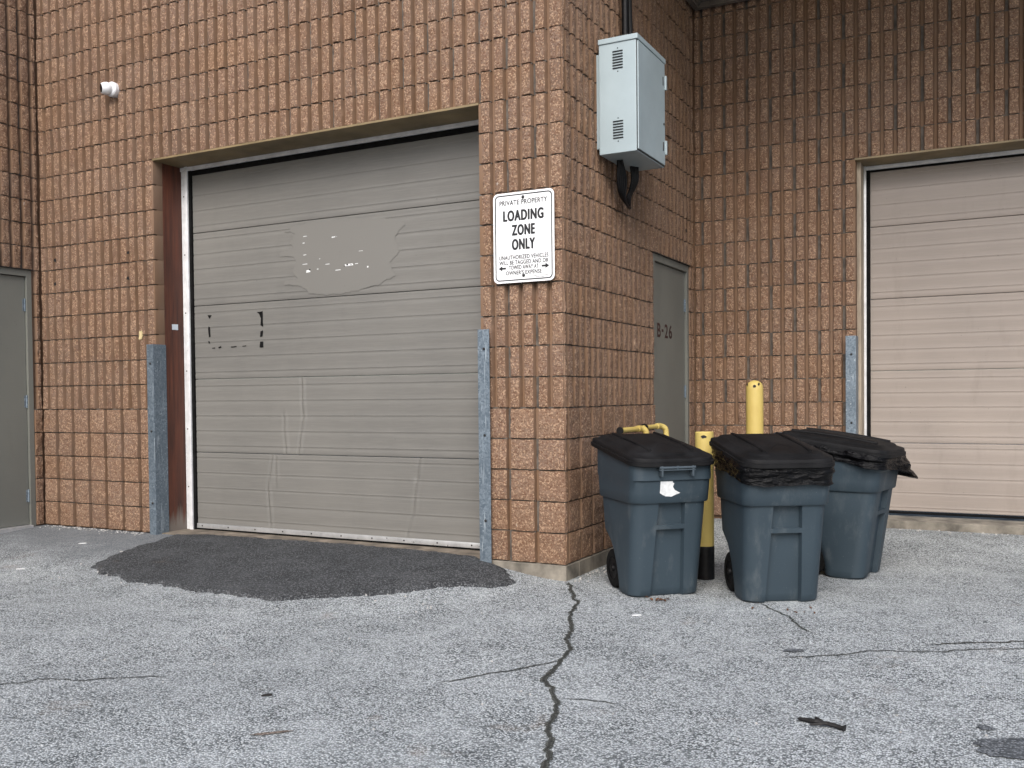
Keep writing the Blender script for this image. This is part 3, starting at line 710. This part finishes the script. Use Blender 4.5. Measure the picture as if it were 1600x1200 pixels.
# security camera
cam_t=thing('security_camera','small white turret security camera high on the brick wall','security camera',(-4.02,-.004,3.615))
RX=Matrix.Rotation(PI/2,4,'X')
mb=MB(); mb.lathe([(.058,-.03),(.060,.0),(.060,.026),(.052,.036),(.03,.038)],28,0,RX); mb.build('camera_base',M_cam,cam_t)
dirv=Vector((-.42,-.86,-.10)).normalized(); Mq=Matrix.Translation(Vector((-.012,-.055,-.002)))@dirv.to_track_quat('Z','Y').to_matrix().to_4x4()
mb=MB(); mb.lathe([(.004,-.050),(.028,-.042),(.046,-.022),(.052,.0),(.049,.022),(.042,.040),(.038,.046)],28,0,Mq); mb.build('camera_ball',M_cam,cam_t)
mb=MB(); mb.lathe([(.034,.0462),(.034,.0485),(.02,.052),(.004,.053)],24,0,Mq); mb.build('camera_lens',M_lens,cam_t)

# small tags
def scrap(name,poly,place,mat,label,cat,group=None,parent=None,th=.002):
    mb=MB(); pts=dense(poly,.01,True,.003,40.); 
    mb.loft([[place(p.x,p.y,0) for p in pts],[place(p.x,p.y,th) for p in pts]],0,True,True,smooth=False)
    o=mb.build(name,mat,parent)
    if parent is None: tag(o,label,cat,group)
    return o
scrap('paper_sticker',[(.175,1.647),(.235,1.649),(.237,1.694),(.172,1.692)],lambda a,b,d:(-3.5965+d,a,b),simple('pale_blue_paper',(.62,.68,.74),.6),'small pale blue sticker on the red brown jamb board','sticker')
scrap('paper_tag',[(-3.775,1.565),(-3.74,1.567),(-3.735,1.59),(-3.722,1.595),(-3.735,1.60),(-3.733,1.618),(-3.742,1.635),(-3.772,1.63)],lambda a,b,d:(a,.0-.006-d,b),M_tagy,'torn yellowed tag on brick above the left steel guard','tag',th=.004)

# ------------------------------------------------------------------ bollards and gas pipe
b1=thing('bollard','tall round topped yellow bollard behind the bins near the brick corner','bollard',(.70,2.1,g(.7,2.1)))
h=1.235; mb=MB(); mb.lathe([(.067,-.05),(.067,h-.06),(.064,h-.03),(.052,h-.008),(.03,h+.008),(.004,h+.014)],36); mb.build('post',M_yel,b1)
m=MB(); 
for a,z,w in [(-.2,h-.035,.03),(.35,h-.018,.02),(-1.2,h-.02,.025),(-1.7,h-.035,.03),(-2.3,h-.02,.02)]:
    q=Matrix.Rotation(a-PI/2+.4,4,'Z'); n=8
    ring=[q@Vector((.0675 if z<h-.03 else .0655,w*.5*math.cos(i*2*PI/n)*rng.uniform(.6,1.2),z+.012*math.sin(i*2*PI/n)*rng.uniform(.6,1.2))) for i in range(n)]
    m=MB(); m.face([m.vert(p) for p in ring]); m.build('rust_chip',M_twig,b1)
b2=thing('bollard','short flat topped yellow bollard with a black foot between the first two bins','bollard',(.768,.455,g(.768,.455)))
z0=b2.location.z; hh=.838-z0
mb=MB(); mb.lathe([(.058,.20),(.058,hh-.004),(.055,hh),(.004,hh)],32,cap0=False); mb.build('post',M_yel,b2)
mb=MB(); mb.lathe([(.0595,-.05),(.0595,.19),(.060,.205),(.058,.212)],32,cap0=False); mb.build('foot',M_black,b2)
m=MB(); q=Matrix.Rotation(-1.35,4,'Z')
m.face([m.vert(q@Vector((.0592,.016*math.cos(i*2*PI/9)*rng.uniform(.6,1.3),hh-.03+.011*math.sin(i*2*PI/9)*rng.uniform(.6,1.3)))) for i in range(9)]); m.build('rust_chip',M_twig,b2)
gp=thing('gas_pipe','yellow gas pipe with elbows behind the leftmost bin','pipe',(.12,.66,.832))
mb=MB(); mb.tube(zig([(0,0,0),(0,.20,0),(0,.35,-.001)],4),.018,14); mb.build('pipe',M_yel,gp)
mb=MB(); mb.tube(zig([(0,.34,0),(.002,.40,0),(.03,.43,-.02),(.035,.435,-.10)],6),.023,14); mb.build('elbow',M_yel,gp)
mb=MB(); mb.tube([(.035,.435,-.09),(.035,.435,-.9)],.022,12); mb.build('pipe',M_yel,gp)
mb=MB(); mb.tube(zig([(0,.45,.004),(0,.60,.004),(0,.78,.003)],4),.017,12); mb.build('pipe',M_yel,gp)
mb=MB(); mb.tube(zig([(0,.76,.004),(0,.84,.004),(.03,.88,-.02),(.035,.885,-.10)],6),.022,12); mb.tube([(.035,.885,-.09),(.035,.885,-.9)],.02,10); mb.build('elbow',M_yel,gp)
mb=MB(); mb.tube([(0,.475,.004),(0,.495,.004)],.029,16); mb.build('pipe_collar',M_black,gp)
mb=MB(); mb.tube([(0,-.012,0),(0,.0,0)],.025,14); mb.build('bracket',M_black,gp)

# ------------------------------------------------------------------ wheeled bins
def arc(cx,cy,r,a0,a1,n):
    return [(cx+r*math.cos(a0+(a1-a0)*i/n),cy+r*math.sin(a0+(a1-a0)*i/n)) for i in range(n+1)]
def slopez(y,lo,hi,yf=-.33,yb=.33): return lerp(lo,hi,clamp((y-yf)/(yb-yf)))
BH0,BH1=.812,.902          # front / back rim height
def outline(w,f,b,r,rec,rw0,rw1,n=7,rb=None):
    """plan section: w half width, f front y, b back y, corner radius, recess depth and half width"""
    p=arc(-w+r,f+r,r,PI,1.5*PI,n)                    # front left corner
    p+=[(-rw0,f),(-rw1,f+rec),(rw1,f+rec),(rw0,f)]
    p+=arc(w-r,f+r,r,1.5*PI,2*PI,n)
    q=rb or r
    p+=arc(w-q,b-q,q,0,.5*PI,n); p+=arc(-w+q,b-q,q,.5*PI,PI,n)
    return p
def body_dims(t):
    w=lerp(.218,.240,t); f=lerp(-.215,-.332,t); b=lerp(.205,.290,t); return w,f,b
def make_bin(e,handle=True):
    mb=MB(); rings=[]
    bandz=.555
    def ring(t,extra,rec,rw=.1,tilt=0.):
        w,f,b=body_dims(t); w+=extra; f-=extra; b+=extra
        z=t*.80
        notch=0.
        if z<.34: notch=.17*math.sqrt(max(0,1-((z-.02)/.32)**2))
        b-=notch
        o=outline(w,f,b,.075,rec,rw,rw-.008 if rec else rw)
        return [(x,y,z+tilt*slopez(y,0.,.0)) for x,y in o]
    lev=[]
    def L(z,extra=0.,rec=0.,rw=None): rings.append(ring(z/.80,extra,rec,rw if rw else lerp(.105,.082,z/.55)))
    L(.0,-.010,.030); L(.012,0,.032)
    for z in (.05,.1,.15,.2,.25,.3,.335,.36,.397): L(z,0,.032)
    L(.400,0,.0); L(.425,0.0,.0); L(.428,0,.032)
    for z in (.46,.5,.545,bandz-.001): L(z,0,.032)
    L(bandz,.010,.0,.09); L(bandz+.008,.014,.0,.09); L(.62,.014,0,.09); L(.68,.014,0,.09)
    # rim follows the sloping lid
    for q,ex in ((.72,.014),(1.0,.014),(1.0,.002)):
        w,f,b=body_dims(.95); w+=ex; f-=ex; b+=ex
        o=outline(w,f,b,.075,0,.09,.09)
        zf=lerp(.68,BH0,(q-.7)/.3 if q<1 else 1.); zb_=lerp(.68,BH1,(q-.7)/.3 if q<1 else 1.)
        rings.append([(x,y,lerp(zf,zb_,clamp((y+.33)/.66))) for x,y in o])
    mb.loft(rings,0,True,False); mb.build('bin_body',M_bin,e,sharp=40)
    # lid
    mb=MB(); rings=[]
    def lr(inset,dz,rad):
        w=.270-inset; f=-.378+inset; b=.342-inset*.7
        o=outline(w,f,b,max(.02,rad),0,.08,.08,8,max(.012,rad*.4))
        return [(x,y,lerp(BH0,BH1,(y+.33)/.66)+dz+.022*(1-(x/.30)**2)*(1 if inset>.03 else .0)*(1-(y/.38)**2)) for x,y in o]
    for a in ((.030,-.034,.10),(.004,-.040,.11),(0,-.036,.11),(.0,-.016,.11),(.006,-.013,.11),(.007,.002,.11),(.010,.007,.105),(.016,.009,.10),(.046,.010,.09),(.056,.021,.085),(.062,.024,.08),(.12,.029,.07),(.17,.032,.05),(.24,.033,.03)): rings.append(lr(*a))
    mb.loft(rings,0,True,True); mb.build('lid',M_lid,e,sharp=45)
    mb=MB()
    for x in (-.13,.13):   # raised ribs running front to back
        pts=[Vector((x*(1+.12*(y+.3)),y,lerp(BH0,BH1,(y+.33)/.66)+.031+.014*(1-(y/.38)**2))) for y in [-.29+.05*i for i in range(12)]]
        mb.tube(pts,.011,8)
    mb.build('lid_rib',M_lid,e)
    # rear handle
    mb=MB(); zb=BH1
    mb.tube(zig([(-.2,.29,zb-.06),(-.2,.35,zb-.005),(-.15,.362,zb+.0),(0,.364,zb+.0),(.15,.362,zb+.0),(.2,.35,zb-.005),(.2,.29,zb-.06)],6),.012,10)
    mb.box(-.235,-.06,.275,.362,zb-.04,zb-.002,0,.006); mb.box(.06,.235,.275,.362,zb-.04,zb-.002,0,.006)
    mb.build('rear_handle',M_bin,e)
    if handle:
        mb=MB(); f=-.352
        for x in (-.095,0,.095): mb.box(x-.006,x+.006,f-.03,f+.03,BH0-.10 if x else BH0-.065,BH0-.040,0,.002)
        mb.tube([(-.11,f-.024,BH0-.050),(.11,f-.024,BH0-.050)],.008,10); mb.box(-.11,.11,f-.03,f+.02,BH0-.066,BH0-.060,0,.002)
        mb.build('front_handle',simple('grey_blue_handle',(.05,.068,.083),.5) if 'grey_blue_handle' not in bpy.data.materials else bpy.data.materials['grey_blue_handle'],e)
    for x in (-.178,.178):
        s=1 if x>0 else -1
        mb=MB(); MM=Matrix.Translation((x,.125,.118))@Matrix.Rotation(PI/2*s,4,'Y')
        mb.lathe([(.065,-.025),(.105,-.025),(.116,-.018),(.118,0),(.116,.018),(.105,.025),(.065,.025)],30,0,MM,False,False)
        w=mb.build('wheel',M_rubber,e)
        mb=MB(); mb.lathe([(.066,-.02),(.066,.022),(.05,.018),(.022,.02),(.020,.034),(.004,.036)],24,0,MM); mb.build('hub',M_black,w)
    mb=MB(); mb.tube([(-.17,.125,.118),(.17,.125,.118)],.012,8); mb.build('axle',M_screw,e)
def place_bin(x,y,rz,label):
    z=min(g(x+a,y+b) for a in (-.2,.2) for b in (-.2,.2))
    return thing('wheeled_bin',label,'bin',(x,y,z+.002),rz,'slate blue wheeled bins beside the brick pier')
B1=place_bin(.573,-.013,.749,'slate blue wheeled bin with a torn white label, nearest the brick pier'); make_bin(B1)
B2=place_bin(1.251,.121,.556,'slate blue wheeled bin in the middle with a black bag tucked tight under its lid'); make_bin(B2,False)
B3=place_bin(1.498,1.025,1.40,'slate blue wheeled bin turned sideways with a loose bag hanging by the beige door'); make_bin(B3,False)
lab=[(-.085,.615),(-.05,.595),(-.015,.592),(.04,.612),(.005,.63),(-.008,.65),(0.,.668),(-.012,.676),(-.006,.685),(-.05,.69),(-.085,.683)]
def on_front(a,b,d):
    f=body_dims(b/.80)[1]-.0145-d; return (a,f,b)
scrap('torn_label',lab,on_front,M_paper,None,None,None,B1,.0015)

def liner(B,label,flap):
    e=bpy.data.objects.new('bin_liner',None)
    mb=MB(); n=260; m=16
    base=outline(  .256,-.348,.305,.085,0,.09,.09,8)
    per=[Vector(p) for p in base]; L=[0]
    for i in range(len(per)): L.append(L[-1]+(per[(i+1)%len(per)]-per[i]).length)
    T=L[-1]
    def at(s):
        s%=T
        for i in range(len(per)):
            if L[i]<=s<=L[i+1]+1e-9:
                return per[i].lerp(per[(i+1)%len(per)],(s-L[i])/max(1e-9,L[i+1]-L[i]))
    rings=[[] for _ in range(m)]
    for i in range(n):
        p=at(T*i/n); q=at(T*i/n+.01); t=(q-p).normalized(); nn=Vector((t.y,-t.x))
        if nn.dot(p)<0: nn=-nn
        drop,outw=flap(p)
        zt=lerp(BH0,BH1,clamp((p.y+.33)/.66))-.012
        for k in range(m):
            f=k/(m-1)
            wr=.011*noise.noise((p.x*7,p.y*7,f*drop*55))+.008*noise.noise((p.x*22,p.y*22,f*drop*70+4))
            hem=.012*noise.noise((p.x*9,p.y*9,2.5))*f
            o=.006+.014*math.sin(min(1,f*1.5)*PI)*.8+outw*f**1.2+wr*(.4+.6*min(1,f*3))*(1 if outw<.03 else 1.5)
            o=max(o,.003)
            rings[k].append((p.x+nn.x*o,p.y+nn.y*o,zt-drop*f+hem))
    mb.loft(rings,0); 
    o=mb.build('bin_liner',M_bag,None,sharp=0); o.matrix_world=Matrix.Translation(B.location)@Matrix.Rotation(B.rotation_euler.z,4,'Z')
    bpy.data.objects.remove(e)
    return tag(o,label,'bin bag',None)
liner(B2,'black bin bag folded tight around the rim of the middle bin',lambda p:(.125+.02*noise.noise((p.x*4,p.y*4,0)),.0))
def flap3(p):
    c=math.exp(-(((p.x-.24)/.22)**2+((p.y+.30)/.22)**2)); c2=math.exp(-(((p.x+.30)/.15)**2+((p.y+.30)/.15)**2))
    return .085+.10*c+.02*c2+.02*noise.noise((p.x*5,p.y*5,0)), .10*c+.03*c2
liner(B3,'loose black bin bag with a corner hanging out over the bin nearest the beige door',flap3)

# ------------------------------------------------------------------ litter
tw=MB()
def gz(x,y,h=.01): return (x,y,g(x,y)+h)
tw.tube(zig([gz(1.826,-2.004,.008),gz(1.875,-2.02,.012),gz(1.93,-2.03,.012),gz(1.986,-2.045,.010)],6),[.006]+[.008]*17+[.013],8,rough=.3)
tw.tube(zig([gz(1.92,-2.03,.012),gz(1.895,-2.012,.018),gz(1.88,-1.995,.016)],5),.005,6,rough=.3); tw.tube(zig([gz(1.93,-2.03,.012),gz(1.90,-2.045,.012),gz(1.87,-2.052,.008)],5),.004,6,rough=.3)
tw.lathe([(.002,-.006),(.010,0),(.002,.006)],8,0,Matrix.Translation(gz(1.826,-2.004,.008)))
tag(tw.build('twig',M_twig),'black forked twig on the asphalt in front of the bins','twig')
def chip(x,y,s,mat,name,label,cat,rz=0.,flat=.35):
    b=bmesh.new(); bmesh.ops.create_icosphere(b,subdivisions=2,radius=s)
    for v in b.verts:
        k=1+.35*noise.noise(v.co*(2/s)*.6+Vector((x*9,y*9,0))); v.co=Vector((v.co.x*k*1.5,v.co.y*k*.8,v.co.z*flat*k))
    m=MB(); m.add_bm(b,0,Matrix.Translation(gz(x,y,s*flat*.6))@Matrix.Rotation(rz,4,'Z'),False); return tag(m.build(name,mat),label,cat)
chip(-3.87,-.50,.02,M_paper,'paper_scrap','white paper scrap below the left block wall','litter',.8,.15)
chip(-3.30,-.62,.012,M_stone,'pebble','small pale pebble at the edge of the dark patch','pebble')
chip(-3.591,-1.225,.022,M_paper,'paper_scrap','white paper scrap on the asphalt at the far left','litter',.6,.12)
chip(.73,-.70,.018,M_paper,'paper_scrap','crumpled white scrap on the asphalt in front of the bin with the label','litter',.6,.2)
chip(-.12,-2.62,.016,M_twig,'bark_chip','small black bark chip on the asphalt left of the long crack','bark chip',.7)
def leaf(x,y,s,rz):
    m=MB(); pts=[(-1,0),(-.4,.42),(.3,.36),(1,0),(.3,-.36),(-.4,-.42)]
    c=math.cos(rz);q=math.sin(rz); v=[m.vert((x+s*(a*c-b*q),y+s*(a*q+b*c),g(x,y)+.006+.012*abs(b)+.004*a)) for a,b in pts]
    k=[m.vert((x-.0*s,y,g(x,y)+.005))]
    for i in range(6): m.face((k[0],v[i],v[(i+1)%6]))
    return m.build('dry_leaf',M_leaf)
for i in range(9):
    o=leaf(.70+rng.gauss(0,.045),-.30+rng.gauss(0,.035),rng.uniform(.012,.024),rng.uniform(0,6))
    tag(o,'dry brown leaf lying at the front foot of the labelled bin','leaf','dry leaves at the foot of the labelled bin')
for i in range(7):
    o=leaf(1.42+rng.gauss(0,.09),-.20-.2*rng.random()+.1,rng.uniform(.01,.018),rng.uniform(0,6))
    tag(o,'dry brown leaf lying at the front foot of the middle bin','leaf','dry leaves at the foot of the middle bin')

gr=MB()
def grain(x,y,sz):
    b=bmesh.new(); bmesh.ops.create_icosphere(b,subdivisions=1,radius=sz)
    for v in b.verts: v.co*=rng.uniform(.6,1.3)
    gr.add_bm(b,0,Matrix.Translation((x,y,g(x,y)+sz*.3+(.0 if y<.02 or x>0 else .008))))
for i in range(150): grain(rng.uniform(-4.9,-3.7),-abs(rng.gauss(.02,.06)),rng.uniform(.003,.008))
for i in range(120): grain(abs(rng.gauss(.03,.05))+.02,rng.uniform(.0,1.7),rng.uniform(.003,.009))
for i in range(90): grain(rng.uniform(-3.3,-.3),-abs(rng.gauss(1.05,.16)),rng.uniform(.003,.008))
for i in range(150): grain(rng.uniform(-2.5,2.6),rng.uniform(-3.,-.2),rng.uniform(.002,.006))
for i in range(60): grain(rng.uniform(1.6,3.5),D-.06-abs(rng.gauss(0,.05)),rng.uniform(.004,.009))
tag(gr.build('loose_grit',M_stone),'loose grit and tiny stones scattered over the asphalt and along the wall bases','grit',None,'stuff')

# ------------------------------------------------------------------ light, sky, camera
world=bpy.data.worlds.new("World"); scene.world=world; world.use_nodes=True
wn=world.node_tree; sky=wn.nodes.new('ShaderNodeTexSky'); sky.sky_type='NISHITA'; sky.sun_disc=False
ELEV,AZ=math.radians(43),math.radians(163)      # azimuth: compass bearing from +Y, clockwise
sky.sun_elevation=ELEV; sky.sun_rotation=AZ; sky.air_density=1.0; sky.dust_density=3.0; sky.ozone_density=1.0
bg=wn.nodes['Background']; wn.links.new(sky.outputs[0],bg.inputs[0]); bg.inputs[1].default_value=.12
sun=bpy.data.lights.new('sun','SUN'); sun.energy=1.45; sun.angle=math.radians(40); sun.color=(1,.99,.975)
so=bpy.data.objects.new('sun',sun); COL.objects.link(so)
dvec=Vector((math.sin(AZ)*math.cos(ELEV),math.cos(AZ)*math.cos(ELEV),math.sin(ELEV)))
so.rotation_euler=dvec.to_track_quat('Z','Y').to_euler(); so.location=dvec*20

cam=bpy.data.cameras.new('camera'); co=bpy.data.objects.new('camera',cam); COL.objects.link(co)
r_=Vector((.88702,.46163,-.01006)); u_=Vector((-.00075,.02324,.99973)); f_=Vector((-.46174,.88677,-.02096))
m3=Matrix((r_,u_,-f_)).transposed().to_4x4(); co.matrix_world=Matrix.Translation((2.49797,-5.51584,1.08157))@m3
cam.sensor_width=36; cam.lens=1496.577/1600*36; cam.shift_y=49.128/1600; cam.clip_end=400; cam.clip_start=.05
scene.camera=co
vs=scene.view_settings; vs.view_transform='Standard'; vs.look='None'; vs.exposure=1.02; vs.gamma=1.; vs.use_curve_mapping=False
scene.cycles.max_bounces=6; scene.cycles.diffuse_bounces=4; scene.cycles.use_denoising=True
scene.render.resolution_x=1024; scene.render.resolution_y=768
